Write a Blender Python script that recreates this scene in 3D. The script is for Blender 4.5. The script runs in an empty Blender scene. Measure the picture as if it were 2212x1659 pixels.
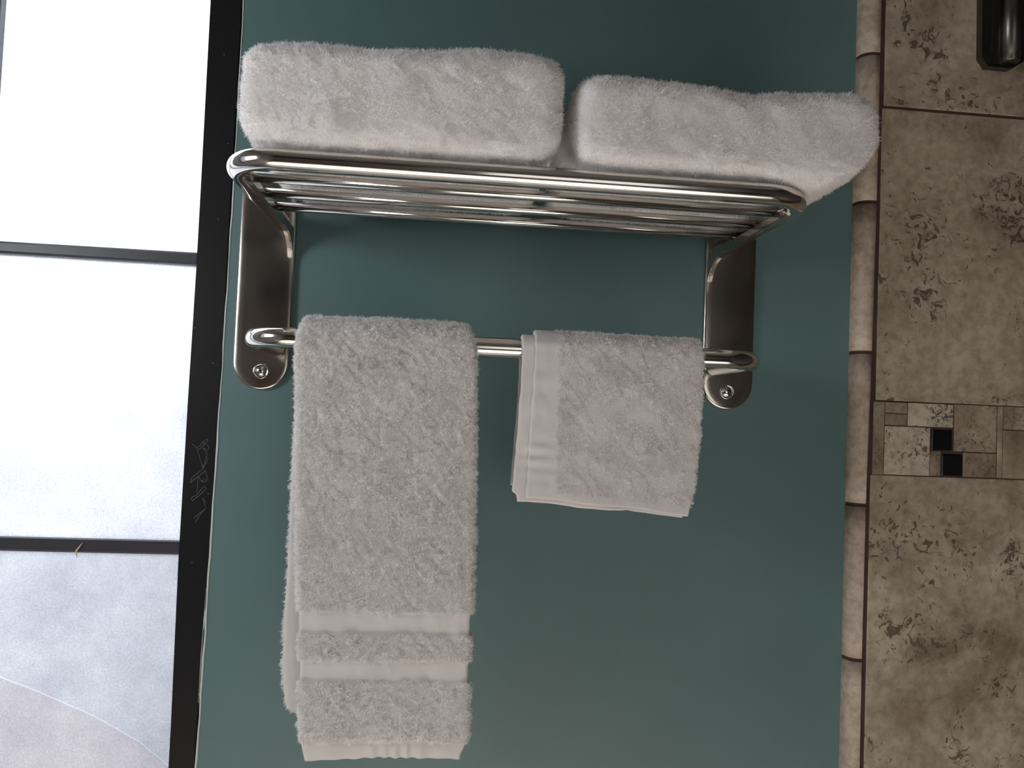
import bpy, bmesh, math, random
import numpy as np
from mathutils import Vector, Matrix

random.seed(7)
rng = np.random.default_rng(11)
C = bpy.context.scene.collection
sc = bpy.context.scene

# ------------------------------------------------------------------ camera
cam_d = bpy.data.cameras.new('camera')
cam = bpy.data.objects.new('camera', cam_d)
C.objects.link(cam)
cam_d.sensor_width = 36.0
cam_d.lens = 36.0 * 1655.88 / 2212.0
cam_d.clip_start = 0.01
RT = Vector((0.99454313, -0.09595914, 0.04093668))
UP = Vector((-0.04442397, -0.03449046, 0.99841721))
FW = Vector((0.09439533, 0.99478754, 0.03856513))
m = Matrix((RT, UP, -FW)).transposed().to_4x4()
m.translation = Vector((-0.074959, -0.947346, -0.216138))
cam.matrix_world = m
sc.camera = cam

# ------------------------------------------------------------------ colour management
sc.view_settings.view_transform = 'Standard'
sc.view_settings.look = 'None'
sc.view_settings.gamma = 1.0
sc.view_settings.exposure = 0.0
sc.view_settings.use_curve_mapping = False
sc.cycles.max_bounces = 16
sc.cycles.diffuse_bounces = 7
sc.cycles.transmission_bounces = 10
sc.cycles.transparent_max_bounces = 16

# ------------------------------------------------------------------ world and lights
w = bpy.data.worlds.new('world')
sc.world = w
w.use_nodes = True
w.node_tree.nodes['Background'].inputs[0].default_value = (0.92, 0.95, 1.0, 1)
w.node_tree.nodes['Background'].inputs[1].default_value = 1.02


def area(name, loc, aim, sx, sy, power, col, spread=180):
    d = bpy.data.lights.new(name, 'AREA')
    d.shape = 'RECTANGLE'
    d.size = sx
    d.size_y = sy
    d.energy = power
    d.color = col
    d.spread = math.radians(spread)
    o = bpy.data.objects.new(name, d)
    C.objects.link(o)
    o.location = loc
    o.rotation_euler = (Vector(aim) - Vector(loc)).to_track_quat('-Z', 'Y').to_euler()
    return o


def spot(name, loc, aim, power, col, cone, rad):
    d = bpy.data.lights.new(name, 'SPOT')
    d.energy = power
    d.color = col
    d.spot_size = math.radians(cone)
    d.spot_blend = 0.35
    d.shadow_soft_size = rad
    o = bpy.data.objects.new(name, d)
    C.objects.link(o)
    o.location = loc
    o.rotation_euler = (Vector(aim) - Vector(loc)).to_track_quat('-Z', 'Y').to_euler()
    return o


area('daylight', (-0.75, 0.42, 0.80), (-0.70, 0.0, 0.10), 1.3, 0.35, 60, (0.95, 0.97, 1.0))
area('side_fill', (-0.995, -0.58, -0.02), (-0.1, -0.28, -0.02), 0.5, 0.34, 8.3, (0.93, 0.97, 1.0))  # added raking fill for the towels' left rims, source unseen
area('rear_fill', (0.45, -2.5, -0.45), (0, 0, -0.1), 0.8, 1.0, 2.9, (1.0, 0.97, 0.94))  # added frontal fill; the rear wall has no opening here
spot('floor_bounce_spot', (-0.05, -0.72, 0.93), (-0.05, -0.72, -1.4), 150, (1.0, 0.95, 0.91), 42, 0.05)  # added spot: floor bounce brightens the shelf underside and folded towels
spot('floor_bounce_spot', (-0.40, -1.25, 0.93), (-0.40, -1.25, -1.4), 560, (1.0, 0.95, 0.895), 32, 0.05)  # added, unseen spot: lights the floor patch mirrored in the tubes
spot('floor_bounce_spot', (0.40, -1.25, 0.93), (0.40, -1.25, -1.4), 780, (1.0, 0.95, 0.895), 32, 0.05)  # right-hand one of the added floor patch spots


# ------------------------------------------------------------------ materials
def mat(name):
    mt = bpy.data.materials.new(name)
    mt.use_nodes = True
    nt = mt.node_tree
    return mt, nt, nt.nodes['Principled BSDF'], nt.nodes, nt.links


def ramp(N, pts):
    r = N.new('ShaderNodeValToRGB')
    e = r.color_ramp.elements
    e[0].position, e[0].color = pts[0]
    e[1].position, e[1].color = pts[-1]
    for p, c in pts[1:-1]:
        x = e.new(p)
        x.color = c
    return r


def objco(N, L, scale=(1, 1, 1)):
    t = N.new('ShaderNodeTexCoord')
    mp = N.new('ShaderNodeMapping')
    mp.inputs['Scale'].default_value = scale
    L.new(t.outputs['Object'], mp.inputs['Vector'])
    return mp.outputs[0]


def noise(N, L, co, scale, detail=3, rough=0.5, dist=0.0):
    n = N.new('ShaderNodeTexNoise')
    n.inputs['Scale'].default_value = scale
    n.inputs['Detail'].default_value = detail
    n.inputs['Roughness'].default_value = rough
    n.inputs['Distortion'].default_value = dist
    L.new(co, n.inputs['Vector'])
    return n


def bump(N, L, h, strength, dist):
    b = N.new('ShaderNodeBump')
    b.inputs['Strength'].default_value = strength
    b.inputs['Distance'].default_value = dist
    L.new(h, b.inputs['Height'])
    return b


def plain(name, col, rough=0.5, metal=0.0, bs=0, bstr=0.2, bd=0.0005, var=0.0, vs=6):
    mt, nt, P, N, L = mat(name)
    P.inputs['Base Color'].default_value = (*col, 1)
    P.inputs['Roughness'].default_value = rough
    P.inputs['Metallic'].default_value = metal
    co = objco(N, L)
    if bs:
        n = noise(N, L, co, bs, 4)
        L.new(bump(N, L, n.outputs[0], bstr, bd).outputs[0], P.inputs['Normal'])
    if var:
        n2 = noise(N, L, co, vs, 3)
        r = ramp(N, [(0.3, (*[c * (1 - var) for c in col], 1)), (0.7, (*[c * (1 + var) for c in col], 1))])
        L.new(n2.outputs[0], r.inputs[0])
        L.new(r.outputs[0], P.inputs['Base Color'])
    return mt


M_teal = plain('teal_wall_paint', (0.096, 0.169, 0.171), 0.42, bs=260, bstr=0.10, bd=0.0006, var=0.06, vs=5)
M_pale_edge = plain('pale_edge', (0.55, 0.60, 0.58), 0.5)
M_black = plain('black_steel_paint', (0.010, 0.010, 0.011), 0.38, bs=120, bstr=0.12, bd=0.0006)
M_black.node_tree.nodes['Principled BSDF'].inputs['Specular IOR Level'].default_value = 0.22
M_muntin = plain('grey_steel_paint', (0.030, 0.029, 0.036), 0.42, bs=120, bstr=0.12, bd=0.0006)
M_scratch = plain('bare_scratch', (0.16, 0.155, 0.15), 0.5)
M_straw = plain('dry_straw', (0.55, 0.45, 0.27), 0.7)
M_grout = plain('dark_brown_grout', (0.055, 0.026, 0.018), 0.9, bs=500, bstr=0.4, bd=0.0008, var=0.2, vs=30)
M_blacktile = plain('black_glass_tile', (0.004, 0.004, 0.005), 0.22)
M_hinge = plain('dark_brushed_hinge_metal', (0.13, 0.125, 0.115), 0.32, 1.0, bs=300, bstr=0.05, bd=0.0004)
M_slot = plain('black_gap', (0.003, 0.003, 0.003), 0.8)
M_floor = plain('pale_floor_tile', (0.72, 0.69, 0.655), 0.5, var=0.05, vs=3)
M_side = plain('side_wall_paint', (0.27, 0.255, 0.24), 0.7)
M_dark = plain('dark_wood', (0.035, 0.026, 0.020), 0.5)
M_door = plain('brown_door_paint', (0.13, 0.085, 0.06), 0.5)
M_ceil = plain('ceiling_paint', (0.22, 0.21, 0.20), 0.8)


def metal(name, col, rough, streak=0.0):
    mt, nt, P, N, L = mat(name)
    P.inputs['Base Color'].default_value = (*col, 1)
    P.inputs['Metallic'].default_value = 1.0
    co = objco(N, L)
    n = noise(N, L, co, 9, 4, 0.6)
    mr = N.new('ShaderNodeMapRange')
    mr.inputs['From Min'].default_value = 0.3
    mr.inputs['From Max'].default_value = 0.75
    mr.inputs['To Min'].default_value = rough * 0.75
    mr.inputs['To Max'].default_value = rough * 1.5
    L.new(n.outputs[0], mr.inputs['Value'])
    L.new(mr.outputs[0], P.inputs['Roughness'])
    co2 = objco(N, L, (2, 2, 60) if streak else (1, 1, 1))
    n2 = noise(N, L, co2, 14, 2)
    L.new(bump(N, L, n2.outputs[0], 0.05 + streak, 0.0004).outputs[0], P.inputs['Normal'])
    return mt


M_chrome = metal('polished_steel', (0.66, 0.63, 0.58), 0.11)
M_plate = metal('worn_steel_plate', (0.52, 0.48, 0.43), 0.16)


def towel_mat(name, fibre, lit=False):
    mt, nt, P, N, L = mat(name)
    col = (0.83, 0.785, 0.775, 1)
    N.remove(P)
    out = N['Material Output']
    d = N.new('ShaderNodeBsdfDiffuse')
    t = N.new('ShaderNodeBsdfTranslucent')
    mx = N.new('ShaderNodeMixShader')
    mx.inputs[0].default_value = 0.40 if fibre else 0.06
    co = objco(N, L)
    n = noise(N, L, co, 22, 3)
    r = ramp(N, [(0.35, (0.62, 0.59, 0.575, 1)), (0.65, (0.67, 0.635, 0.62, 1))])
    if fibre:
        r.color_ramp.elements[0].color = (0.96, 0.94, 0.935, 1)
        r.color_ramp.elements[1].color = (0.985, 0.97, 0.965, 1)
    L.new(n.outputs[0], r.inputs[0])
    L.new(r.outputs[0], d.inputs['Color'])
    L.new(r.outputs[0], t.inputs['Color'])
    if lit:  # same cloth, colour lifted for the light on the folded towels
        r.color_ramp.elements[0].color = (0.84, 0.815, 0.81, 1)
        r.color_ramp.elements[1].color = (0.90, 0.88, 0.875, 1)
    if not fibre:
        n3 = noise(N, L, co, 900, 2)
        b = bump(N, L, n3.outputs[0], 0.35, 0.0006)
        L.new(b.outputs[0], d.inputs['Normal'])
    L.new(d.outputs[0], mx.inputs[1])
    L.new(t.outputs[0], mx.inputs[2])
    L.new(mx.outputs[0], out.inputs['Surface'])
    return mt


M_towel = towel_mat('white_terry_ground', False)
M_towel_lit = towel_mat('lit_terry_ground', False, True)  # terry ground lightened, carries the folded towels' brighter light in its colour
M_fibre = towel_mat('white_terry_loops', True)


def glass_mat(name, tint, gr):
    """frosted pane: scatters the daylight behind it"""
    mt, nt, P, N, L = mat(name)
    N.remove(P)
    out = N['Material Output']
    t = N.new('ShaderNodeBsdfTranslucent')
    g = N.new('ShaderNodeBsdfGlossy')
    g.inputs['Roughness'].default_value = 0.35
    mx = N.new('ShaderNodeMixShader')
    mx.inputs[0].default_value = 0.05
    co = objco(N, L)
    n = noise(N, L, co, gr, 5, 0.75)
    n1 = noise(N, L, objco(N, L), 14, 3, 0.6)
    r = ramp(N, [(0.32, tuple(c * 0.72 for c in tint[:3]) + (1,)), (0.62, tint)])
    r1 = ramp(N, [(0.3, (0.88, 0.88, 0.90, 1)), (0.7, (1, 1, 1, 1))])
    L.new(n.outputs[0], r.inputs[0])
    L.new(n1.outputs[0], r1.inputs[0])
    mm = N.new('ShaderNodeMix')
    mm.data_type = 'RGBA'
    mm.blend_type = 'MULTIPLY'
    mm.inputs[0].default_value = 1
    L.new(r.outputs[0], mm.inputs[6])
    L.new(r1.outputs[0], mm.inputs[7])
    L.new(mm.outputs[2], t.inputs['Color'])
    b = bump(N, L, n.outputs[0], 0.6, 0.002)
    L.new(b.outputs[0], g.inputs['Normal'])
    L.new(b.outputs[0], t.inputs['Normal'])
    L.new(t.outputs[0], mx.inputs[1])
    L.new(g.outputs[0], mx.inputs[2])
    L.new(mx.outputs[0], out.inputs['Surface'])
    return mt


M_glass = glass_mat('frosted_glass', (0.94, 0.95, 0.985, 1), 420)


def film_mat(name, c0, c1):
    mt, nt, P, N, L = mat(name)
    N.remove(P)
    t = N.new('ShaderNodeBsdfTransparent')
    g = N.new('ShaderNodeBsdfGlossy')
    g.inputs['Roughness'].default_value = 0.4
    mx = N.new('ShaderNodeMixShader')
    mx.inputs[0].default_value = 0.04
    r = ramp(N, [(0.3, c0), (0.7, c1)])
    L.new(noise(N, L, objco(N, L), 60, 4).outputs[0], r.inputs[0])
    L.new(r.outputs[0], t.inputs['Color'])
    L.new(t.outputs[0], mx.inputs[1])
    L.new(g.outputs[0], mx.inputs[2])
    L.new(mx.outputs[0], N['Material Output'].inputs['Surface'])
    return mt


M_film = film_mat('warm_film', (0.90, 0.865, 0.86, 1), (0.93, 0.90, 0.895, 1))
M_film2 = film_mat('cool_film', (0.89, 0.89, 0.90, 1), (0.93, 0.93, 0.935, 1))
M_frost2 = plain('white_frosted_pane', (0.8, 0.85, 0.9), 0.3)


def stone_mat(name, c0, c1, c2, scale=9.0, pits=True):
    mt, nt, P, N, L = mat(name)
    P.inputs['Roughness'].default_value = 0.55
    at = N.new('ShaderNodeAttribute')
    at.attribute_name = 'tile_id'
    tc = N.new('ShaderNodeTexCoord')
    ad = N.new('ShaderNodeVectorMath')
    ad.operation = 'MULTIPLY_ADD'
    ad.inputs[1].default_value = (1.7, 2.3, 3.1)
    L.new(at.outputs['Fac'], ad.inputs[0])
    L.new(tc.outputs['Object'], ad.inputs[2])
    co = ad.outputs[0]
    n = noise(N, L, co, scale, 8, 0.62, 0.5)
    r = ramp(N, [(0.33, (*c0, 1)), (0.47, (*c1, 1)), (0.62, (*c2, 1)), (0.8, tuple(c * 1.15 for c in c2) + (1,))])
    L.new(n.outputs[0], r.inputs[0])
    # fine mottling
    nf = noise(N, L, co, scale * 9, 5, 0.65, 0.3)
    rf = ramp(N, [(0.3, (0.66, 0.63, 0.60, 1)), (0.6, (1.08, 1.08, 1.08, 1))])
    L.new(nf.outputs[0], rf.inputs[0])
    mm = N.new('ShaderNodeMix')
    mm.data_type = 'RGBA'
    mm.blend_type = 'MULTIPLY'
    mm.inputs[0].default_value = 1
    L.new(r.outputs[0], mm.inputs[6])
    L.new(rf.outputs[0], mm.inputs[7])
    last = mm.outputs[2]
    if pits:
        # travertine pits gathered in drifts
        a = noise(N, L, co, scale * 9.5, 4, 0.7, 1.4)
        bz = noise(N, L, co, scale * 1.25, 3, 0.55, 0.3)
        mu = N.new('ShaderNodeMath')
        mu.operation = 'MULTIPLY_ADD'
        mu.inputs[1].default_value = 0.60
        L.new(bz.outputs[0], mu.inputs[0])
        L.new(a.outputs[0], mu.inputs[2])
        rp = ramp(N, [(0.915, (0, 0, 0, 1)), (0.965, (1, 1, 1, 1))])
        L.new(mu.outputs[0], rp.inputs[0])
        mp = N.new('ShaderNodeMix')
        mp.data_type = 'RGBA'
        L.new(rp.outputs[0], mp.inputs[0])
        L.new(last, mp.inputs[6])
        mp.inputs[7].default_value = (0.10, 0.075, 0.05, 1)
        last = mp.outputs[2]
        b = bump(N, L, rp.outputs[0], 0.6, 0.002)
        b.invert = True
        L.new(b.outputs[0], P.inputs['Normal'])
    L.new(last, P.inputs['Base Color'])
    return mt


M_trav = stone_mat('travertine', (0.185, 0.14, 0.096), (0.325, 0.27, 0.20), (0.42, 0.365, 0.285), 8.0)
M_travdk = stone_mat('dark_travertine', (0.15, 0.11, 0.075), (0.24, 0.185, 0.135), (0.35, 0.29, 0.225), 16.0)
M_cream = stone_mat('cream_travertine', (0.33, 0.285, 0.215), (0.45, 0.405, 0.32), (0.50, 0.455, 0.365), 11.0)
M_trim = stone_mat('beige_bullnose', (0.385, 0.305, 0.242), (0.43, 0.35, 0.282), (0.46, 0.38, 0.312), 11.0, False)


# ------------------------------------------------------------------ helpers
def mesh_obj(name, bm, mats, parent=None, smooth=False):
    me = bpy.data.meshes.new(name)
    bm.normal_update()
    bm.to_mesh(me)
    bm.free()
    for mm_ in (mats if isinstance(mats, (list, tuple)) else [mats]):
        me.materials.append(mm_)
    if smooth:
        me.polygons.foreach_set('use_smooth', [True] * len(me.polygons))
    o = bpy.data.objects.new(name, me)
    C.objects.link(o)
    if parent:
        o.parent = parent
    return o


def empty(name, loc=(0, 0, 0), parent=None):
    o = bpy.data.objects.new(name, None)
    C.objects.link(o)
    o.location = loc
    o.empty_display_size = 0.05
    if parent:
        o.parent = parent
    return o


def tag(o, label, cat, group=None):
    o['label'] = label
    o['category'] = cat
    if group:
        o['group'] = group
    return o


def struct(o):
    o['kind'] = 'structure'
    return o


def add_box(bm, x0, x1, y0, y1, z0, z1, bev=0.0, mi=0):
    before = set(bm.faces)
    r = bmesh.ops.create_cube(bm, size=1.0)
    for v in r['verts']:
        v.co = Vector(((x0 + x1) / 2 + v.co.x * (x1 - x0), (y0 + y1) / 2 + v.co.y * (y1 - y0), (z0 + z1) / 2 + v.co.z * (z1 - z0)))
    fs = set(f for v in r['verts'] for f in v.link_faces)
    if bev:
        es = list(set(e for v in r['verts'] for e in v.link_edges))
        bmesh.ops.bevel(bm, geom=es, offset=bev, segments=2, profile=0.5, affect='EDGES')
    fs = set(bm.faces) - before
    for f in fs:
        if f.is_valid:
            f.material_index = mi
    return fs


def add_prism(bm, pts, y0, y1, axis='Y', mi=0):
    """closed outline extruded along an axis; pts are (a, b) pairs"""
    def P(a, b, t):
        return (a, t, b) if axis == 'Y' else (t, a, b)
    A = [bm.verts.new(P(a, b, y0)) for a, b in pts]
    B = [bm.verts.new(P(a, b, y1)) for a, b in pts]
    n = len(pts)
    fs = [bm.faces.new(A), bm.faces.new(B[::-1])]
    for i in range(n):
        fs.append(bm.faces.new((A[i], B[i], B[(i + 1) % n], A[(i + 1) % n])))
    for f in fs:
        f.material_index = mi
    bmesh.ops.recalc_face_normals(bm, faces=fs)
    return fs


def add_tube(bm, path, rad, seg=24, cap=True, mi=0):
    path = [Vector(p) for p in path]
    n = len(path)
    rings = []
    ref = None
    for i, p in enumerate(path):
        t = (path[min(i + 1, n - 1)] - path[max(i - 1, 0)]).normalized()
        if ref is None:
            ref = Vector((0, 0, 1)) if abs(t.z) < 0.9 else Vector((1, 0, 0))
        a = (ref - t * ref.dot(t)).normalized()
        ref = a
        b = t.cross(a)
        r = rad[i] if isinstance(rad, (list, tuple)) else rad
        rings.append([bm.verts.new(p + (a * math.cos(2 * math.pi * k / seg) + b * math.sin(2 * math.pi * k / seg)) * r) for k in range(seg)])
    for i in range(n - 1):
        for k in range(seg):
            f = bm.faces.new((rings[i][k], rings[i][(k + 1) % seg], rings[i + 1][(k + 1) % seg], rings[i + 1][k]))
            f.smooth = True
            f.material_index = mi
    if cap:
        bm.faces.new(rings[0][::-1]).material_index = mi
        bm.faces.new(rings[-1]).material_index = mi


def round_path(pts, rad, n=14):
    pts = [Vector(p) for p in pts]
    out = [pts[0]]
    for i in range(1, len(pts) - 1):
        a = (pts[i - 1] - pts[i]).normalized()
        b = (pts[i + 1] - pts[i]).normalized()
        ang = a.angle(b)
        d = rad / math.tan(ang / 2)
        c = pts[i] + (a + b).normalized() * (rad / math.sin(ang / 2))
        p0, p1 = pts[i] + a * d - c, pts[i] + b * d - c
        for k in range(n + 1):
            out.append(c + p0.slerp(p1, k / n).normalized() * rad)
    out.append(pts[-1])
    return out


def add_lathe(bm, prof, origin, axis, seg=32, mi=0):
    """profile (radius, height) turned around axis"""
    ax_ = Vector(axis).normalized()
    a = ax_.orthogonal().normalized()
    b = ax_.cross(a)
    o = Vector(origin)
    rings = []
    for r, h in prof:
        if r < 1e-6:
            rings.append([bm.verts.new(o + ax_ * h)])
        else:
            rings.append([bm.verts.new(o + ax_ * h + (a * math.cos(2 * math.pi * k / seg) + b * math.sin(2 * math.pi * k / seg)) * r) for k in range(seg)])
    for i in range(len(rings) - 1):
        A, B = rings[i], rings[i + 1]
        for k in range(seg):
            k2 = (k + 1) % seg
            if len(A) == 1:
                f = bm.faces.new((A[0], B[k2], B[k]))
            elif len(B) == 1:
                f = bm.faces.new((A[k], A[k2], B[0]))
            else:
                f = bm.faces.new((A[k], A[k2], B[k2], B[k]))
            f.smooth = True
            f.material_index = mi


# ------------------------------------------------------------------ numpy value noise
_lat = rng.random((64, 64, 64, 3)) * 2 - 1


def vnoise(P, scale, off=0.0):
    q = P * scale + off + 100.0
    i = np.floor(q).astype(int)
    f = q - i
    f = f * f * (3 - 2 * f)
    r = 0
    for dx in (0, 1):
        for dy in (0, 1):
            for dz in (0, 1):
                wgt = (f[:, 0] if dx else 1 - f[:, 0]) * (f[:, 1] if dy else 1 - f[:, 1]) * (f[:, 2] if dz else 1 - f[:, 2])
                r = r + wgt[:, None] * _lat[(i[:, 0] + dx) % 64, (i[:, 1] + dy) % 64, (i[:, 2] + dz) % 64]
    return r


def unit(v):
    return v / np.maximum(np.linalg.norm(v, axis=1, keepdims=True), 1e-9)


def vert_normals(V, Q):
    fn = np.cross(V[Q[:, 2]] - V[Q[:, 0]], V[Q[:, 3]] - V[Q[:, 1]])
    n = np.zeros_like(V)
    for k in range(4):
        np.add.at(n, Q[:, k], fn)
    return unit(n), fn


def terry(name, V, Q, mask, density, length, mats, grav=0.25, curl=0.7, clump=1.0, width=0.00042, parent=None, lean=(0, 0, -1)):
    """a towel body (quads) carrying its pile of short curled yarn loops, one mesh"""
    vn, fn = vert_normals(V, Q)
    area_ = np.linalg.norm(fn, axis=1) / 2
    n = int(area_.sum() * density)
    fi = rng.choice(len(Q), n, p=area_ / area_.sum())
    a, b = rng.random(n)[:, None], rng.random(n)[:, None]
    q = Q[fi]
    P = (V[q[:, 0]] * (1 - a) + V[q[:, 1]] * a) * (1 - b) + (V[q[:, 3]] * (1 - a) + V[q[:, 2]] * a) * b
    Nn = unit((vn[q[:, 0]] * (1 - a) + vn[q[:, 1]] * a) * (1 - b) + (vn[q[:, 3]] * (1 - a) + vn[q[:, 2]] * a) * b)
    keep = mask(P, Nn)
    P, Nn = P[keep], Nn[keep]
    n = len(P)
    lean = np.array(lean, float)[None, :]
    nz = vnoise(P, 170, 3.3) * 0.9 * clump + vnoise(P, 420, 9.1) * 0.7 * clump + vnoise(P, 45, 5.5) * 0.45
    rnd = rng.normal(size=(n, 3)) * 0.33
    d0 = unit(Nn + (nz * 0.55 + rnd + lean * grav))
    d1 = unit(Nn * 0.25 + nz * curl + rnd * 1.5 + lean * grav * 1.6)
    d1 = np.where((np.sum(d1 * Nn, axis=1) < -0.25)[:, None], unit(d1 + Nn * 0.7), d1)
    nl = vnoise(P * np.array([[0.75, 1.0, 1.25]]), 330, 21.0)[:, 1] * clump
    Ln = (length * np.clip(0.62 + 0.5 * rng.random(n) + 0.75 * nl, 0.25, 1.5))[:, None]
    p0 = P - Nn * 0.0004
    p1 = p0 + d0 * Ln * 0.6
    p2 = p1 + d1 * Ln * 0.5
    s = unit(np.cross(d0, rng.normal(size=(n, 3)))) * width * 0.5
    s2 = unit(np.cross(d1, rng.normal(size=(n, 3)))) * width * 0.35
    FV = np.stack([p0 - s, p0 + s, p1 + s, p1 - s, p2 + s2, p2 - s2], axis=1).reshape(-1, 3)
    base = len(V) + np.arange(n)[:, None] * 6
    F1 = base + np.array([[0, 1, 2, 3]])
    F2 = base + np.array([[3, 2, 4, 5]])
    allV = np.concatenate([V, FV])
    allQ = np.concatenate([Q, F1, F2])
    me = bpy.data.meshes.new(name)
    me.vertices.add(len(allV))
    me.vertices.foreach_set('co', allV.astype(np.float32).ravel())
    me.loops.add(len(allQ) * 4)
    me.loops.foreach_set('vertex_index', allQ.astype(np.int32).ravel())
    me.polygons.add(len(allQ))
    me.polygons.foreach_set('loop_start', np.arange(0, len(allQ) * 4, 4, dtype=np.int32))
    mi = np.ones(len(allQ), dtype=np.int32)
    mi[:len(Q)] = 0
    me.polygons.foreach_set('material_index', mi)
    me.polygons.foreach_set('use_smooth', np.ones(len(allQ), dtype=bool))
    me.update(calc_edges=True)
    for mm_ in mats:
        me.materials.append(mm_)
    o = bpy.data.objects.new(name, me)
    C.objects.link(o)
    if parent:
        o.parent = parent
    return o


def grid_quads(nu, nv, closed_v=True, base=0):
    q = []
    i = np.arange(nu - 1)[:, None]
    j = np.arange(nv if closed_v else nv - 1)[None, :]
    j2 = (j + 1) % nv
    A = base + i * nv + j
    B = base + i * nv + j2
    Cc = base + (i + 1) * nv + j2
    D = base + (i + 1) * nv + j
    return np.stack([A, B, Cc, D], axis=-1).reshape(-1, 4)


# ================================================================== THE ROOM
EDGE = [(-0.3325, 0.60), (-0.3332, 0.275), (-0.3330, 0.11), (-0.3331, 0.046), (-0.3337, -0.06), (-0.3347, -0.195), (-0.3356, -0.30),
        (-0.3368, -0.42), (-0.3372, -0.50), (-0.3380, -0.56), (-0.3389, -0.647), (-0.3395, -0.80)]
XR = 0.4518
bm = bmesh.new()
pts = EDGE + [(XR, -0.80), (XR, 0.60)]
add_prism(bm, pts, 0.0, 0.12)
add_box(bm, -1.25, XR, 0.0, 0.12, 0.60, 0.95)
add_box(bm, -1.25, XR, 0.0, 0.12, -1.45, -0.80)
add_box(bm, -1.25, -1.00, 0.0, 0.12, -0.80, 0.60)
add_box(bm, XR, 0.4735, 0.0, 0.12, -1.45, 0.95)
struct(mesh_obj('wall_back', bm, M_teal))

# pale line along the cut edge of the teal wall
bm = bmesh.new()
ep = []
for i in range(len(EDGE) - 1):
    for k in range(6):
        t = k / 6
        x = EDGE[i][0] * (1 - t) + EDGE[i + 1][0] * t
        z = EDGE[i][1] * (1 - t) + EDGE[i + 1][1] * t
        ep.append((x - 0.0002 + 0.0003 * math.sin(z * 61) + 0.0002 * math.sin(z * 137), -0.0002, z))
rr = [0.0006 + 0.00045 * abs(math.sin(p[2] * 23 + 1)) + (0.0004 if p[2] < -0.25 else 0) for p in ep]
add_tube(bm, ep, rr, 8)
o = struct(mesh_obj('trim_2', bm, M_pale_edge))

bm = bmesh.new()
add_box(bm, -1.35, 1.35, -2.75, 0.12, -1.55, -1.45)
struct(mesh_obj('floor', bm, M_floor))
bm = bmesh.new()
add_box(bm, -1.35, 1.35, -2.75, 0.12, 0.95, 1.05)
struct(mesh_obj('ceiling', bm, M_ceil))
bm = bmesh.new()
add_box(bm, -1.12, -1.02, -2.75, 0.12, -1.45, 0.95)
struct(mesh_obj('wall_left', bm, M_side))
bm = bmesh.new()
add_box(bm, 1.25, 1.35, -2.75, 0.12, -1.45, 0.95)
struct(mesh_obj('wall_side', bm, M_dark))
bm = bmesh.new()
add_box(bm, -1.25, 1.25, -2.75, -2.65, -1.45, 0.95)
struct(mesh_obj('wall_front', bm, M_side))
dr = struct(empty('door_1', (-0.62, -2.62, -1.45)))
bm = bmesh.new()
add_box(bm, -0.40, 0.42, -0.03, 0.02, 0.0, 2.12, 0.004)
mesh_obj('door_leaf', bm, M_door, dr)
bm = bmesh.new()
add_box(bm, -0.32, 0.34, 0.02, 0.026, 1.60, 2.04, 0.002)
mesh_obj('door_pane', bm, M_blacktile, dr)

# added, unseen window on the side wall, dressing for the side fill
w2 = struct(empty('fill_window', (-1.02, -0.58, -0.02)))
for nm, mt_, bx in (('frame', M_black, [(-0.01, 0.03, -0.32, -0.27, -0.34, 0.34), (-0.01, 0.03, 0.27, 0.32, -0.34, 0.34), (-0.01, 0.03, -0.27, 0.27, -0.34, -0.29), (-0.01, 0.03, -0.27, 0.27, 0.29, 0.34)]),
                    ('pane', M_frost2, [(0.001, 0.008, -0.27, 0.27, -0.29, 0.29)])):
    bm = bmesh.new()
    for b_ in bx:
        add_box(bm, *b_)
    mesh_obj(nm, bm, mt_, w2)

# ------------------------------------------------------------------ window with black steel frame and frosted panes
win = struct(empty('window_1', (-0.65, 0.02, -0.1)))


def wchild(name, bm, mats, smooth=False):
    o = mesh_obj(name, bm, mats, None, smooth)
    o.parent = win
    o.matrix_parent_inverse = Matrix.Translation((0.65, -0.02, 0.1))
    return o


def add_bar(bm, x0, x1, z0l, z1l, z0r, z1r, yf, yb, ch=0.0025):
    """horizontal glazing bar with chamfered room-side edges, slightly out of level"""
    vs = []
    for x, a, b in ((x0, z0l, z1l), (x1, z0r, z1r)):
        vs.append([bm.verts.new(p) for p in ((x, yb, a), (x, yf + ch, a), (x, yf, a + ch), (x, yf, b - ch), (x, yf + ch, b), (x, yb, b))])
    n = 6
    fs = [bm.faces.new(vs[0]), bm.faces.new(vs[1][::-1])]
    for i in range(n):
        fs.append(bm.faces.new((vs[0][i], vs[1][i], vs[1][(i + 1) % n], vs[0][(i + 1) % n])))
    bmesh.ops.recalc_face_normals(bm, faces=fs)


bm = bmesh.new()   # outer frame: stile by the teal wall, far stile, head and sill
stile = [(-0.3768, 0.60), (-0.3763, 0.277), (-0.3752, 0.047), (-0.3750, -0.053), (-0.3760, -0.225), (-0.3764, -0.408), (-0.3742, -0.60), (-0.3738, -0.80)]
right = [(-0.3436, -0.80), (-0.3425, -0.60), (-0.3405, -0.52), (-0.3385, -0.42), (-0.3372, -0.30), (-0.3368, 0.60)]
add_prism(bm, stile + right, 0.010, 0.0275)
add_box(bm, -1.0, -0.96, 0.010, 0.0275, -0.80, 0.60)
add_box(bm, -0.96, -0.375, 0.012, 0.0275, 0.56, 0.60)
add_box(bm, -0.96, -0.374, 0.012, 0.0275, -0.80, -0.755)
bmesh.ops.bevel(bm, geom=[e for e in bm.edges if e.is_manifold and e.calc_face_angle(0) > 1.0 and min(v.co.y for v in e.verts) < 0.013 and max(v.co.y for v in e.verts) < 0.013], offset=0.0018, segments=2, affect='EDGES')
wchild('frame', bm, M_black)
bm = bmesh.new()   # black gap between steel frame and wall
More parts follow.
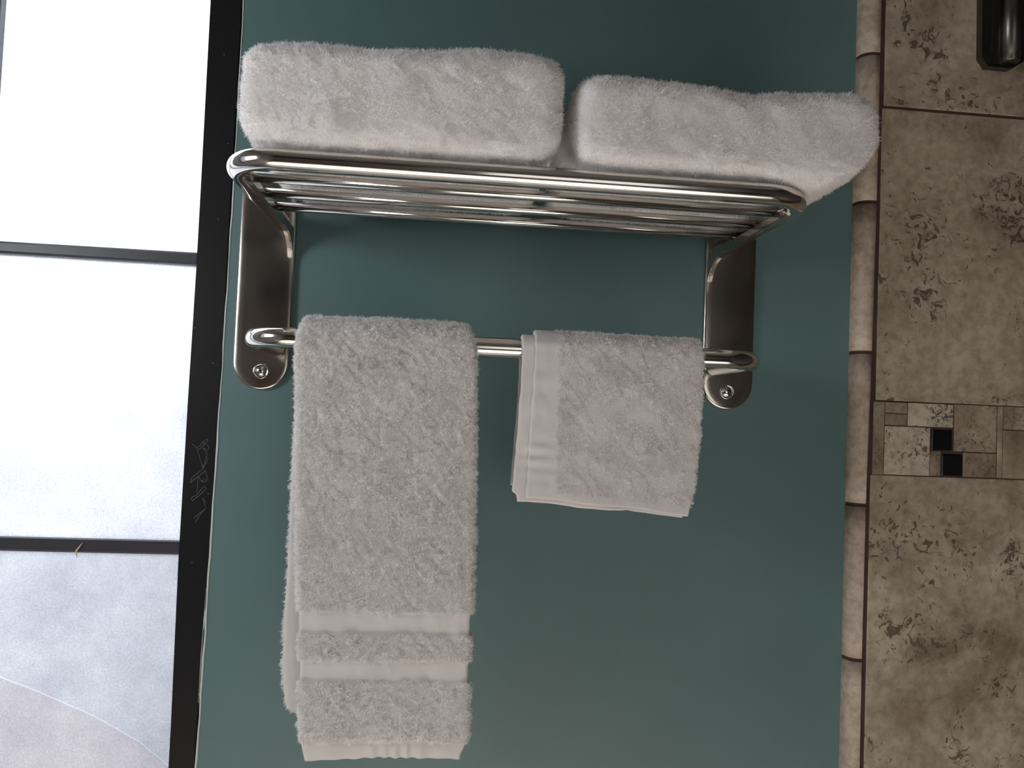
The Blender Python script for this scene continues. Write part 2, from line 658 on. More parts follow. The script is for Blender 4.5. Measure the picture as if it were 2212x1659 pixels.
add_box(bm, -0.346, -0.3318, 0.026, 0.06, -0.80, 0.60)
wchild('gasket', bm, M_slot)
bm = bmesh.new()
add_box(bm, -0.6630, -0.6195, 0.012, 0.0265, -0.755, 0.56, 0.002)
wchild('stile', bm, M_muntin)
bars = [(-0.0358, -0.0500, -0.0358, -0.0508), (-0.3866, -0.4018, -0.3866, -0.4018), (0.318, 0.303, 0.318, 0.303)]
for x0, x1 in ((-0.6195, -0.3755), (-0.96, -0.663)):
    for (a, b, c_, d_) in bars:
        bm = bmesh.new()
        add_bar(bm, x0, x1, b, a, d_, c_, 0.012, 0.0265)
        wchild('muntin', bm, M_muntin)
zs = [(-0.755, -0.4018), (-0.3866, -0.0508), (-0.0358, 0.303), (0.318, 0.56)]
for x0, x1 in ((-0.6195, -0.376), (-0.96, -0.663)):
    for a, b in zs:
        bm = bmesh.new()
        add_box(bm, x0 - 0.003, x1 + 0.003, 0.024, 0.0255, a - 0.002, b + 0.002)
        wchild('pane', bm, M_glass)
# curved edge of a second film on the bottom pane
arc = [(-0.6195, -0.536), (-0.5738, -0.5517), (-0.526, -0.5703), (-0.467, -0.5959), (-0.4124, -0.6268), (-0.3765, -0.6562)]
bm = bmesh.new()
add_prism(bm, [(a, b - 0.0013) for a, b in arc] + [(-0.3765, -0.754), (-0.6195, -0.754)], 0.0225, 0.0236)
film = wchild('film', bm, M_film)
film['label'] = 'warm film below a curved cut line'
bm = bmesh.new()
add_prism(bm, [(a, b + 0.0010) for a, b in arc] + [(-0.3765, -0.4010), (-0.6195, -0.4010)], 0.0225, 0.0236)
film = wchild('film', bm, M_film2)
film['label'] = 'cool film above a curved cut line'

# scratched doodle on the black stile
S = [(-0.3675, -0.2682), (-0.3626, -0.2728), (-0.3585, -0.2701), (-0.3573, -0.2683), (-0.3513, -0.2615), (-0.3491, -0.2636), (-0.3567, -0.2726), (-0.3612, -0.275), (-0.3532, -0.2978), (-0.3502, -0.282), (-0.348, -0.2845), (-0.3532, -0.2978), (-0.3545, -0.2926)]
lines = [S, [(-0.3553, -0.2655), (-0.3500, -0.2690), (-0.3478, -0.2715), (-0.3485, -0.2748), (-0.3545, -0.2725)],
         [(-0.3545, -0.2735), (-0.3510, -0.2765), (-0.3488, -0.2815)],
         [(-0.3532, -0.2978), (-0.3657, -0.3086), (-0.3666, -0.3152), (-0.3640, -0.3118), (-0.3582, -0.3071), (-0.3517, -0.3012), (-0.3506, -0.2994), (-0.347, -0.3098), (-0.351, -0.3138), (-0.3541, -0.3126), (-0.3582, -0.3071)],
         [(-0.3541, -0.3126), (-0.3492, -0.309)], [(-0.3582, -0.3071), (-0.3588, -0.3258)],
         [(-0.365, -0.3329), (-0.3590, -0.3290), (-0.3512, -0.3186), (-0.3481, -0.3207), (-0.3553, -0.3291), (-0.3637, -0.3363), (-0.365, -0.3329)],
         [(-0.3476, -0.3380), (-0.3517, -0.3325), (-0.3476, -0.345), (-0.3609, -0.3571)], [(-0.3476, -0.345), (-0.3547, -0.3543), (-0.3589, -0.3626)],
         [(-0.3742, -0.5035), (-0.3700, -0.5140)][:0]]
bm = bmesh.new()
for l in lines:
    for i in range(len(l) - 1):
        add_tube(bm, [(l[i][0], 0.0099, l[i][1]), (l[i + 1][0], 0.0099, l[i + 1][1])], 0.00026, 6)
for (x, z) in [(-0.3456, -0.3275), (-0.372, -0.128), (-0.352, 0.006), (-0.356, 0.21), (-0.349, -0.17), (-0.3455, 0.10), (-0.36, -0.41)]:
    add_lathe(bm, [(0.0007, 0), (0.0004, 0.0003), (0, 0.0004)], (x, 0.0100, z), (0, -1, 0), 8)
wchild('scratches', bm, M_scratch)
# drips of pale paint on the gap
bm = bmesh.new()
add_tube(bm, [(-0.3415, 0.0085, -0.44), (-0.3428, 0.0088, -0.52), (-0.3432, 0.0088, -0.575)], [0.0002, 0.0006, 0.0003], 6)
add_tube(bm, [(-0.3405, 0.0085, -0.462), (-0.3413, 0.0085, -0.476), (-0.3416, 0.0085, -0.488)], [0.0003, 0.0013, 0.0003], 6)
add_tube(bm, [(-0.3432, 0.0085, -0.5640), (-0.3400, 0.006, -0.5645), (-0.3385, 0.001, -0.565)], [0.0006, 0.0016, 0.0018], 6)
wchild('paint_drip', bm, M_pale_edge)

# wisp of straw stuck on the lower glazing bar
bm = bmesh.new()
add_tube(bm, [(-0.4865, 0.0105, -0.3895), (-0.4895, 0.0095, -0.3945), (-0.4930, 0.0100, -0.3990), (-0.4925, 0.0105, -0.4030), (-0.4918, 0.0110, -0.4075)], [0.0003, 0.0008, 0.0010, 0.0007, 0.0003], 8)
tag(mesh_obj('straw', bm, M_straw, None, True), 'wisp of dry straw caught on the lower horizontal glazing bar', 'straw')

# ------------------------------------------------------------------ tiled section of the wall and its bullnose trim
TY = -0.019
bm = bmesh.new()
lay = bm.faces.layers.float.new('tile_id')


def tile(x0, x1, z0, z1, tid, mi=0, y=TY, bev=0.0012):
    fs = add_box(bm, x0, x1, y, -0.002, z0, z1, bev, mi)
    for f in fs:
        if f.is_valid:
            f[lay] = tid


# grout bed behind everything
for f in add_box(bm, 0.4680, 1.25, -0.0180, 0.12, -1.45, 0.95, 0, 3):
    f[lay] = 0
X0 = 0.4795
tile(0.4815, 0.88, 0.202, 0.60, 0.13)
tile(0.4795, 0.88, -0.1798, 0.1985, 0.37)
tile(0.4748, 0.86, -0.660, -0.2748, 0.71)
tile(0.4740, 0.86, -1.05, -0.664, 0.22)
tile(0.884, 1.25, 0.202, 0.60, 0.55)
tile(0.884, 1.25, -0.1798, 0.1985, 0.91)
tile(0.864, 1.25, -0.660, -0.2748, 0.47)
tile(0.4815, 0.88, 0.604, 0.95, 0.63)
tile(0.884, 1.25, 0.604, 0.95, 0.83)
# mosaic band
B = 0.0006
tile(0.4770, 0.4918, -0.2745, -0.1815, 0.31, 1, bev=B)
tile(0.4926, 0.5222, -0.1955, -0.1817, 0.62, 1, bev=B)
tile(0.4926, 0.5222, -0.2108, -0.1963, 0.77, 1, bev=B)
tile(0.5233, 0.5850, -0.2110, -0.1813, 0.19, 2, bev=B)
tile(0.4926, 0.5538, -0.2738, -0.2122, 0.44, 2, bev=B)
tile(0.5558, 0.5845, -0.2410, -0.2138, 0.5, 4, bev=0.002)
tile(0.5700, 0.5990, -0.2732, -0.2447, 0.5, 4, bev=0.002)
tile(0.5544, 0.5688, -0.2735, -0.2420, 0.29, 1, bev=B)
tile(0.5868, 0.6450, -0.2412, -0.1808, 0.83, 1, bev=B)
tile(0.6000, 0.6450, -0.2735, -0.2424, 0.35, 1, bev=B)
tile(0.6462, 0.6535, -0.2735, -0.1808, 0.21, 0, bev=B)
tile(0.6543, 0.7150, -0.2105, -0.1808, 0.59, 1, bev=B)
tile(0.6543, 0.7150, -0.2735, -0.2115, 0.93, 0, bev=B)
xx = 0.716
k = 0
while xx < 1.24:
    tile(xx, min(xx + 0.060, 1.25), -0.2735, -0.1808, 0.05 + 0.11 * k, (0, 1, 2)[k % 3], bev=B)
    xx += 0.0612
    k += 1
struct(mesh_obj('wall_right', bm, [M_trav, M_travdk, M_cream, M_grout, M_blacktile]))

# quarter-round bullnose pieces
bm = bmesh.new()
lay = bm.faces.layers.float.new('tile_id')
JZ = [(0.2691 - 0.19431 * k) for k in range(-4, 7)]
for k in range(len(JZ) - 1):
    zt, zb = JZ[k] - 0.0022, JZ[k + 1] + 0.0022
    xr = lambda z: float(np.interp(z, [-0.64, -0.50, -0.313, -0.1185, 0.109], [0.4690, 0.4687, 0.4693, 0.4727, 0.4748]))
    xl = XR + 0.0004
    prof = []
    for j in range(13):
        t = j / 12 * math.pi / 2
        prof.append((1 - math.cos(t), -(abs(math.sin(t)) ** 0.9)))
    nz = 6
    grid = []
    for i in range(nz + 1):
        z = zt + (zb - zt) * i / nz
        row = [bm.verts.new((xl, 0.002, z))]
        for (a, b) in prof:
            row.append(bm.verts.new((xl + a * 0.0163, b * 0.0193, z)))
        row.append(bm.verts.new((xr(z), -0.0193, z)))
        row.append(bm.verts.new((xr(z), 0.002, z)))
        grid.append(row)
    fs = []
    for i in range(nz):
        for j in range(len(grid[0]) - 1):
            fs.append(bm.faces.new((grid[i][j], grid[i][j + 1], grid[i + 1][j + 1], grid[i + 1][j])))
        fs.append(bm.faces.new((grid[i][-1], grid[i][0], grid[i + 1][0], grid[i + 1][-1])))
    for f in fs:
        f.smooth = True
    fs.append(bm.faces.new(grid[0]))
    fs.append(bm.faces.new(grid[-1][::-1]))
    for f in fs:
        f[lay] = 0.17 * k + 0.05
    bmesh.ops.recalc_face_normals(bm, faces=fs)
    # recessed grout joint following the same curve
    gz0, gz1 = zb - 0.0044, zb
    pr = [(xl + 0.0004, 0.002)] + [(xl + a * 0.0160 + 0.0008, b * 0.0184) for a, b in prof] + [(xr(zb) + 0.0044, -0.0184), (xr(zb) + 0.0044, 0.002)]
    A = [bm.verts.new((p[0], p[1], gz0)) for p in pr]
    Bv = [bm.verts.new((p[0], p[1], gz1)) for p in pr]
    fs = [bm.faces.new((A[i], Bv[i], Bv[i + 1], A[i + 1])) for i in range(len(pr) - 1)]
    for f in fs:
        f.material_index = 1
    bmesh.ops.recalc_face_normals(bm, faces=fs)
o = struct(mesh_obj('trim_1', bm, [M_trim, M_grout]))
sm = o.data

# ------------------------------------------------------------------ dark metal shower hinge, top right
hg = empty('shower_hinge', (0.635, TY, 0.33))
tag(hg, 'dark metal shower door hinge fixed to the travertine tiles at upper right', 'hinge')


def hchild(name, bm, mats, parent=hg, inv=(-0.635, -TY, -0.33), smooth=False):
    o = mesh_obj(name, bm, mats, None, smooth)
    o.parent = parent
    o.matrix_parent_inverse = Matrix.Translation(inv)
    return o


bm = bmesh.new()
add_prism(bm, [(0.6065, 0.42), (0.6075, 0.2725), (0.6165, 0.2600), (0.6500, 0.2600), (0.6720, 0.2745), (0.6720, 0.42)], TY, TY - 0.013)
bmesh.ops.bevel(bm, geom=[e for e in bm.edges if max(v.co.y for v in e.verts) < TY - 0.012], offset=0.0025, segments=2, affect='EDGES')
hchild('hinge_plate', bm, M_hinge)
bm = bmesh.new()
add_prism(bm, [(0.6180, 0.348), (0.6180, 0.2790), (0.6205, 0.2790), (0.6205, 0.346), (0.632, 0.362), (0.6295, 0.364)], TY - 0.0131, TY - 0.0137)
hchild('slot', bm, M_slot)
bm = bmesh.new()
add_lathe(bm, [(0, 0), (0.0100, 0), (0.0112, 0.0012), (0.0112, 0.0105), (0.0125, 0.0112), (0.0125, 0.16), (0, 0.16)], (0.6430, TY - 0.016, 0.2645), (0, 0, 1), 40)
hchild('barrel', bm, M_hinge)
bm = bmesh.new()
add_prism(bm, [(0.6550, 0.42), (0.6550, 0.283), (0.6600, 0.2775), (0.7100, 0.2775), (0.7100, 0.42)], TY - 0.013, TY - 0.020)
hchild('hinge_leaf', bm, M_hinge)

# ------------------------------------------------------------------ the steel towel rack
rk = empty('towel_rack', (0, 0, -0.08))
tag(rk, 'polished steel hotel towel rack with slatted shelf and lower bar on teal wall', 'towel rack')


def rchild(name, bm, mats, smooth=False, parent=rk):
    o = mesh_obj(name, bm, mats, None, smooth)
    o.parent = parent
    if parent is rk:
        o.matrix_parent_inverse = Matrix.Translation((0, 0, 0.08))
    return o


SZ = 0.003
bm = bmesh.new()
path = round_path([(-0.2725, -0.004, SZ), (-0.2725, -0.2500, SZ), (0.2725, -0.2500, SZ), (0.2725, -0.004, SZ)], 0.044, 18)
add_tube(bm, path, 0.0101, 36)
rchild('shelf_frame', bm, M_chrome)
for y in (-0.1928, -0.1390, -0.0852):
    bm = bmesh.new()
    add_tube(bm, [(-0.2665, y, 0.0025), (0.2665, y, 0.0025)], 0.0052, 24)
    rchild('slat', bm, M_chrome)
for s in (-1, 1):
    bm = bmesh.new()
    prof = [(-0.004, -0.002), (-0.214, -0.002), (-0.216, -0.0085), (-0.210, -0.0105), (-0.060, -0.0130), (-0.042, -0.0155), (-0.030, -0.0190), (-0.021, -0.0240), (-0.0140, -0.0310), (-0.0095, -0.0400), (-0.004, -0.0400)]
    x = s * 0.2575
    add_prism(bm, prof, x, x + s * 0.0060, 'X')
    bmesh.ops.bevel(bm, geom=list(bm.edges), offset=0.0012, segments=2, affect='EDGES')
    rchild('gusset', bm, M_plate)
# stadium wall plates with pillowed edge
for s in (-1, 1):
    bm = bmesh.new()
    cx, hw, zb, zt = s * 0.2885, 0.0330, -0.1996, 0.062
    rings = []
    for ins, y in ((0, 0.0005), (0, -0.0050), (0.0003, -0.0060), (0.0010, -0.0067), (0.0022, -0.0071), (0.0060, -0.0074), (0.0105, -0.0075)):
        r = hw - ins
        ring = []
        for a in range(33):
            t = math.pi * a / 32
            ring.append((cx - r * math.cos(t), y, zt - hw + r * math.sin(t)))
        for a in range(33):
            t = math.pi + math.pi * a / 32
            ring.append((cx - r * math.cos(t), y, zb + hw + r * math.sin(t)))
        rings.append([bm.verts.new(p) for p in ring])
    n = len(rings[0])
    for i in range(len(rings) - 1):
        for k in range(n):
            f = bm.faces.new((rings[i][k], rings[i][(k + 1) % n], rings[i + 1][(k + 1) % n], rings[i + 1][k]))
            f.smooth = True
    bm.faces.new(rings[-1]).smooth = True
    bmesh.ops.recalc_face_normals(bm, faces=bm.faces)
    pl = rchild('wall_plate', bm, M_plate)
    bm = bmesh.new()
    add_lathe(bm, [(0.0094, -0.001), (0.0092, 0.0005), (0.0084, 0.0008), (0.0076, 0.0001), (0.0064, -0.0002), (0.0062, 0.0012), (0.0048, 0.0026), (0.0022, 0.0033), (0, 0.0035)], (s * 0.2878, -0.0076, -0.1775), (0, -1, 0), 32)
    o = mesh_obj('screw', bm, M_chrome, None, False)
    o.parent = pl
    o.matrix_parent_inverse = Matrix.Identity(4)
# lower towel bar, bent back to the plates
BY, BZ, BR = -0.1496, -0.1479, 0.0104
bm = bmesh.new()
path = round_path([(-0.2715, -0.006, BZ), (-0.2715, BY, BZ), (0.2715, BY, BZ), (0.2715, -0.006, BZ)], 0.042, 18)
add_tube(bm, path, BR, 36)
rchild('towel_bar', bm, M_chrome)


# ================================================================== TOWELS
def interp(pts, x):
    a = np.array(pts, float)
    i = np.argsort(a[:, 0])
    return np.interp(x, a[i, 0], a[i, 1])


def folded(name, top, bot, x0, x1, yc, a, seed, ex=12.0, ec=3.6, left_skew=0.0):
    NX, NV = 220, 200
    s = np.linspace(-1, 1, NX)
    s = np.sign(s) * (1 - (1 - np.abs(s)) ** 1.35)
    th = np.linspace(0, 2 * np.pi, NV, endpoint=False)
    c, si = np.cos(th), np.sin(th)
    ee = np.where(si < 0, 2 / 10.0, 2 / ec)
    cy = np.sign(c) * np.abs(c) ** ee
    cz = np.sign(si) * np.abs(si) ** ee
    X = (x0 + x1) / 2 + s * (x1 - x0) / 2
    k = np.maximum(1 - np.abs(s) ** ex, 0) ** (1 / 3.0)
    zt, zb = interp(top, X), interp(bot, X)
    zm = (zt + zb) / 2
    Vx = np.repeat(X[:, None], NV, 1)
    ky = 0.84 + 0.16 * k
    kz = 0.72 + 0.28 * k
    end = (np.abs(s) >= 0.9999)
    Vy = yc + a * cy[None, :] * ky[:, None]
    Vz = zm[:, None] + ((zt - zb) / 2)[:, None] * cz[None, :] * kz[:, None]
    Vx = Vx + left_skew * (Vy - (yc - a)) * ((1 - s[:, None]) / 2)
    V = np.stack([Vx, Vy, Vz], -1).reshape(-1, 3)
    Q = grid_quads(NX, NV)
    # caps
    for row, flip in ((0, False), (NX - 1, True)):
        cen = V[row * NV:(row + 1) * NV].mean(0)
        prev = row * NV
        for sh in (0.85, 0.6, 0.3, 0.02):
            R_ = cen + (V[row * NV:(row + 1) * NV] - cen) * np.array([1, sh, sh])
            R_[:, 0] += (0.006 * (1 - sh)) * (-1 if not flip else 1)
            st = len(V)
            V = np.concatenate([V, R_])
            j = np.arange(NV)
            j2 = (j + 1) % NV
            q = np.stack([prev + j, st + j, st + j2, prev + j2], -1)
            if flip:
                q = q[:, ::-1]
            Q = np.concatenate([Q, q])
            prev = st
    n = vnoise(V, 30, seed)[:, 0:1] * 0.0022 + vnoise(V, 90, seed + 4)[:, 0:1] * 0.0009
    vn, _ = vert_normals(V, Q)
    # orientation check: outward normals
    cen = V.mean(0)
    if np.mean(np.sum((V - cen) * vn, axis=1)) < 0:
        Q = Q[:, ::-1]
        vn = -vn
    n = np.where(V[:, 2:3] < 0.03, n * 0.3, n)
    V = V + vn * n

    def mask(P, N_):
        front = P[:, 1] < -0.16
        r = rng.random(len(P))
        low = (P[:, 2] < 0.03)
        sidef = np.abs(N_[:, 0]) > 0.5
        return front | ((low | sidef) & (r < 0.9)) | (r < 0.35)
    return terry(name, V, Q, mask, 1.0e6, 0.0042, [M_towel_lit, M_fibre], grav=0.15, curl=0.6, clump=0.6, width=0.00040)


topL = [(-0.2679, 0.088), (-0.2652, 0.0946), (-0.2600, 0.1005), (-0.2496, 0.1050), (-0.2173, 0.1095), (-0.190, 0.1110), (-0.1679, 0.1105), (-0.150, 0.1085), (-0.1385, 0.1088), (-0.11, 0.1098), (-0.0839, 0.1120), (-0.0600, 0.1160), (-0.0457, 0.1178), (-0.02, 0.1172), (0.0063, 0.1155), (0.0200, 0.1135), (0.0265, 0.108), (0.0295, 0.099)]
botL = [(-0.2679, 0.043), (-0.2640, 0.0335), (-0.2590, 0.0255), (-0.2509, 0.0195), (-0.2285, 0.0162), (-0.1465, 0.0165), (-0.06, 0.0165), (0.0100, 0.0178), (0.0200, 0.0250), (0.0265, 0.0380), (0.0295, 0.050)]
topL = [(a, b + 0.0058) for a, b in topL]
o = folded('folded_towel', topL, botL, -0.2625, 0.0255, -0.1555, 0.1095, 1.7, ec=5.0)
tag(o, 'thick folded white terry towel on the steel shelf, the one by the window', 'towel', 'folded towels on the shelf')

topR = [(0.0320, 0.088), (0.0360, 0.0940), (0.0420, 0.1000), (0.0520, 0.1030), (0.0800, 0.1042), (0.1082, 0.1040), (0.1500, 0.1035), (0.1713, 0.1022), (0.1900, 0.1000), (0.2079, 0.0978), (0.2200, 0.0990), (0.2354, 0.1022), (0.2631, 0.1062), (0.2912, 0.1058), (0.3080, 0.1064), (0.3200, 0.1010), (0.3280, 0.0930), (0.3340, 0.0800), (0.3370, 0.070)]
botR = [(0.0320, 0.040), (0.0345, 0.0280), (0.0400, 0.0205), (0.0520, 0.0180), (0.1114, 0.0172), (0.1700, 0.0170), (0.2014, 0.0170), (0.2350, 0.0158), (0.2550, 0.0135), (0.2705, 0.0118), (0.2850, 0.0130), (0.2980, 0.0178), (0.3120, 0.0250), (0.3220, 0.0345), (0.3300, 0.0460), (0.3350, 0.058), (0.3370, 0.070)]
topR = [(a, b + 0.0018 + (0.003 if a > 0.3 else 0)) for a, b in topR]
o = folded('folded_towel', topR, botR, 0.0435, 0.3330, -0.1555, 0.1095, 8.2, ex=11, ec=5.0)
tag(o, 'folded white terry towel whose end hangs past the shelf towards the stone tiles', 'towel', 'folded towels on the shelf')


def slab(path, xl, xr, th, mx=110, seed=0.0, amp=0.0005, gathers=None):
    """thick cloth following a path in the Y-Z plane; xl, xr, th are arrays along the path"""
    path = np.array(path, float)
    n = len(path)
    t = np.gradient(path, axis=0)
    t /= np.linalg.norm(t, axis=1, keepdims=True)
    nr = np.stack([-t[:, 1], t[:, 0]], -1)
    K = 9
    u = np.linspace(0, 1, mx)
    rows = []
    for i in range(n):
        h = th[i] / 2
        a, b = xl[i] + h, xr[i] - h
        xs = a + (b - a) * u
        pos = [(x, h) for x in xs]
        pos += [(b + h * math.sin(math.pi * k / (K + 1)), h * math.cos(math.pi * k / (K + 1))) for k in range(1, K + 1)]
        pos += [(x, -h) for x in xs[::-1]]
        pos += [(a - h * math.sin(math.pi * k / (K + 1)), -h * math.cos(math.pi * k / (K + 1))) for k in range(1, K + 1)]
        pos = np.array(pos)
        rows.append(np.stack([pos[:, 0], path[i, 0] + nr[i, 0] * pos[:, 1], path[i, 1] + nr[i, 1] * pos[:, 1]], -1))
    V = np.concatenate(rows)
    M_ = len(rows[0])
    Q = grid_quads(n, M_)
    for row, flip in ((0, False), (n - 1, True)):
        cen = path[row]
        st = len(V)
        R_ = rows[row].copy()
        R_[:, 1:] = cen + (R_[:, 1:] - cen) * 0.45
        R_[:, 1:] += t[row] * (-0.0015 if not flip else 0.0015)
        R2 = R_.copy()
        R2[:, 1:] = cen + (R_[:, 1:] - cen) * 0.02
        V = np.concatenate([V, R_, R2])
        j = np.arange(M_)
        j2 = (j + 1) % M_
        for A, B_ in ((row * M_, st), (st, st + M_)):
            q = np.stack([A + j, B_ + j, B_ + j2, A + j2], -1)
            Q = np.concatenate([Q, q[:, ::-1] if flip else q])
    vn, _ = vert_normals(V, Q)
    # make normals point outward: front row sample must face away from centre line
    mid = V[(n // 3) * M_ + mx // 2]
    cenl = np.array([mid[0], path[n // 3, 0], path[n // 3, 1]])
    if np.dot(vn[(n // 3) * M_ + mx // 2], mid - cenl) < 0:
        Q = Q[:, ::-1]
        vn = -vn
    d = vnoise(V, 26, seed)[:, 0:1] * amp * 2 + vnoise(V, 120, seed + 7)[:, 0:1] * amp
    if gathers is not None:
        d = d + gathers(V)[:, None]
    V = V + vn * d
    return V, Q


def drape(fy, by, zf, zb_, rad, nf=150, na=24, nb=60):
    """front hem up over the bar and down the back"""
    zc = BZ
    P = []
    for k in range(nf):
        t = k / nf
        z = zf + (zc - zf) * t
        P.append((fy(z), z))
    for k in range(na + 1):
        a = math.pi - math.pi * k / na
        P.append((BY + rad * math.cos(a), zc + rad * math.sin(a)))
    for k in range(1, nb + 1):
        z = zc + (zb_ - zc) * k / nb
        P.append((by(z), z))
    return P


# --- long towel over the bar
rad = BR + 0.0063
fy = lambda z: BY - rad + 0.0015 * math.sin((BZ - z) * 7) * min(1, (BZ - z) * 12)
by = lambda z: BY + rad - 0.004 * min(1, (BZ - z) * 4)
P = drape(fy, by, -0.560, -0.526, rad, 200, 26, 90)
Pz = np.array([p[1] for p in P])
nf = 200
xlF = interp([(-0.569, -0.1895), (-0.560, -0.1915), (-0.5447, -0.1950), (-0.5134, -0.1990), (-0.4731, -0.2005), (-0.4551, -0.2025), (-0.4236, -0.2045), (-0.3194, -0.2110), (-0.228, -0.2160), (-0.16, -0.2190), (-0.12, -0.2190)], Pz)
xrF = interp([(-0.569, -0.0375), (-0.555, -0.0345), (-0.5446, -0.0295), (-0.49, -0.0305), (-0.4668, -0.0305), (-0.4162, -0.0310), (-0.3607, -0.0315), (-0.3142, -0.0320), (-0.1972, -0.0365), (-0.16, -0.0385), (-0.12, -0.0400)], Pz)
xlB = interp([(-0.53, -0.2050), (-0.5209, -0.2165), (-0.481, -0.2215), (-0.4386, -0.2220), (-0.3959, -0.2215), (-0.3245, -0.2222), (-0.2526, -0.2228), (-0.14, -0.2180), (-0.12, -0.2185)], Pz)
idx = np.arange(len(P))
back = idx > nf + 13
xl_ = np.where(back, xlB, xlF)
xr_ = np.where(back, xrF - 0.004, xrF)
th = np.full(len(P), 0.0120)
thin = lambda z: ((z < -0.4185) & (z > -0.4400)) | ((z < -0.4665) & (z > -0.4860)) | (z < -0.5440)
bandF = thin(Pz) & (idx < nf)
th = np.where(bandF, 0.0085, th)
th = np.where(back, 0.0085, th)
# soften the corner of the top edge
topk = np.clip((Pz + 0.150) / 0.012, 0, 1)
xl_ = xl_ + 0.0035 * topk ** 2 + np.where(bandF, 0.0012, 0)
xr_ = xr_ - 0.0060 * topk ** 2 - np.where(bandF, 0.0018, 0)


def gath(V):
    z, x = V[:, 2], V[:, 0]
    m1 = ((z < -0.4185) & (z > -0.440)) | ((z < -0.4665) & (z > -0.486))
    m2 = z < -0.546
    front = V[:, 1] < BY
    g1 = 0.00035 * np.sin(x * 190 + 40 * z) * np.sin(x * 77 + 1)
    g2 = 0.00060 * np.sin(x * 420 + 3 * np.sin(x * 60)) * np.exp(-((x + 0.105) / 0.06) ** 2)
    wave = 0.0012 * np.sin((x + 0.2) * 30)
    return np.where(front & m1, g1, 0) + np.where(front & m2, g2, 0) + np.where(front, wave * 0.4, 0)


V, Q = slab(P, xl_, xr_, th, 130, 2.2, 0.0004, gath)
# gentle wave in the lower hem
hemk = np.clip((-0.50 - V[:, 2]) / 0.06, 0, 1)
V[:, 2] += np.where(V[:, 1] < BY, hemk * (0.0035 * np.sin((V[:, 0] + 0.185) * 21) - 0.003), 0)


def mask_long(P, N_):
    z = P[:, 2]
    front = P[:, 1] < BY + 0.002
    zz = z + 0.0009 * np.sin(P[:, 0] * 330) + 0.0006 * np.sin(P[:, 0] * 91)
    band = ((zz < -0.4185) & (zz > -0.4405)) | ((zz < -0.4665) & (zz > -0.4865)) | (zz < -0.5445)
    inner = (front & (N_[:, 1] > 0.3) & (z < -0.165))
    backinner = (~front) & (N_[:, 1] < -0.2)
    bk = (~front) & (N_[:, 1] > 0.3) & (P[:, 0] > -0.205)
    return ~((band & front) | inner | backinner | bk)


o = terry('hand_towel', V, Q, mask_long, 1.8e6, 0.0034, [M_towel, M_fibre], grav=0.30, curl=1.0, clump=1.0, width=0.00042)
tag(o, 'long white hand towel with two woven bands hanging over the lower bar', 'towel', 'towels hanging on the bar')

# --- short washcloth: two layers over the bar, one behind the other
def cloth(rad, zf, zb_, left, right, thk, seed, hem_fn, gf):
    fy_ = lambda z: BY - rad + 0.0015 * min(1, (BZ - z) * 10)
    by_ = lambda z: BY + rad - 0.003 * min(1, (BZ - z) * 5)
    P = drape(fy_, by_, zf, zb_, rad, 110, 22, 60)
    Pz = np.array([p[1] for p in P])
    xl_ = interp(left, Pz)
    xr_ = interp(right, Pz)
    idx = np.arange(len(P))
    xr_ = np.where(idx > 125, np.minimum(xr_, 0.192), xr_)
    V, Q = slab(P, xl_, xr_, np.full(len(P), thk), 120, seed, 0.00035, gf)
    k = np.clip((V[:, 2] - BZ) / (zf - BZ), 0, 1)
    V[:, 2] += np.where(V[:, 1] < BY, k ** 3 * hem_fn(V[:, 0]), 0)
    return V, Q


def gsmall(V):
    z, x = V[:, 2], V[:, 0]
    w_ = np.exp(-np.clip((x - 0.028) / 0.016, 0, 9) ** 2)
    g = 0.00085 * np.sin(z * 330 + 3 * np.sin(z * 47)) * w_ * (0.6 + 0.4 * np.sin(z * 90))
    g2 = 0.0007 * np.sin(z * 150 + x * 35) * np.exp(-((x - 0.10) / 0.03) ** 2)
    g3 = 0.0007 * np.sin(z * 130 - x * 30 + 2) * np.exp(-((x - 0.155) / 0.015) ** 2)
    return np.where(V[:, 1] < BY, g + g2 + g3, 0)


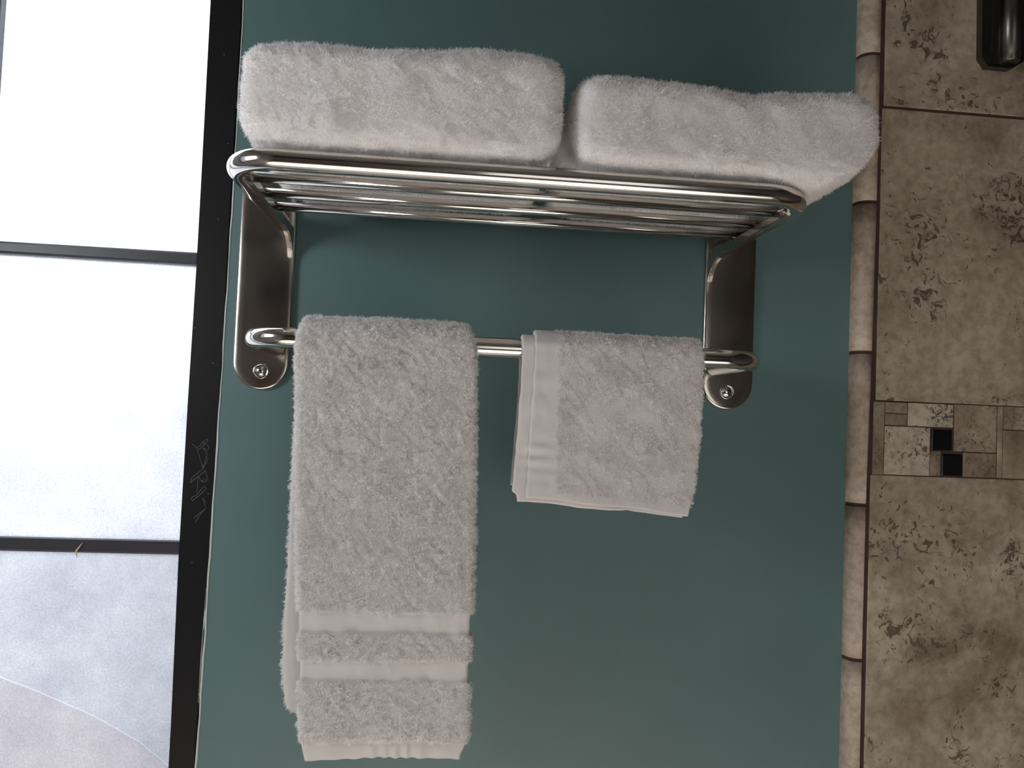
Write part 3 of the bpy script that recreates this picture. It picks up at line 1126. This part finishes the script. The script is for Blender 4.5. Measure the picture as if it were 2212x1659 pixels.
right = [(-0.3158, 0.1845), (-0.2990, 0.1895), (-0.2787, 0.1950), (-0.2353, 0.1985), (-0.187, 0.1995), (-0.150, 0.2000), (-0.12, 0.1960)]
hemA = lambda x: -0.0015 - 0.0115 * np.clip((x - 0.05) / 0.13, 0, 1) + 0.0010 * np.sin(x * 60)
Va, Qa = cloth(BR + 0.0072, -0.3000, -0.285, [(-0.30, 0.0180), (-0.2184, 0.0200), (-0.171, 0.0213), (-0.12, 0.0215)], right, 0.0042, 3.1, hemA, gsmall)
hemB = lambda x: -0.0005 - 0.0105 * np.clip((x - 0.04) / 0.14, 0, 1) + 0.0011 * np.sin(x * 48 + 1) + 0.001 * np.exp(-((x - 0.125) / 0.004) ** 2)
Vb, Qb = cloth(BR + 0.0025, -0.3050, -0.290, [(-0.306, 0.0100), (-0.2995, 0.0085), (-0.2960, 0.0040), (-0.2427, 0.0068), (-0.1951, 0.0086), (-0.13, 0.0081)], [(a, b - 0.003) for a, b in right], 0.0044, 6.4, hemB, lambda V: gsmall(V) * 0.4)
V = np.concatenate([Va, Vb])
Q = np.concatenate([Qa, Qb + len(Va)])


def mask_small(P, N_):
    x, z = P[:, 0], P[:, 2]
    edge = x < (0.0450 + 0.0012 * np.sin(z * 300) + 0.0030 * (z + 0.13) / -0.17)
    hem = z < (-0.2945 - 0.0115 * np.clip((x - 0.05) / 0.13, 0, 1))
    front = P[:, 1] < BY
    hid = front & (P[:, 1] > BY - BR - 0.0055) & (z < -0.15) & (x < 0.19)
    inner = front & (N_[:, 1] > 0.2) & (z < -0.15) & (x < 0.192)
    # woven bare patches in the worn pile
    v = vnoise(P, 42, 2.0)[:, 0] + 0.5 * vnoise(P, 90, 12.0)[:, 0]
    worn = (v > 0.55) & (np.abs(N_[:, 0]) < 0.5) & (rng.random(len(P)) < 0.75)
    bottom = (z < -0.255) & (rng.random(len(P)) < 0.35) & (np.abs(N_[:, 0]) < 0.5)
    return ~(edge | hem | hid | inner | worn | bottom)


o = terry('washcloth', V, Q, mask_small, 1.5e6, 0.0028, [M_towel, M_fibre], grav=0.45, curl=1.0, clump=1.0, width=0.00042)
tag(o, 'short white washcloth with a gathered smooth hem hanging over the lower bar', 'towel', 'towels hanging on the bar')
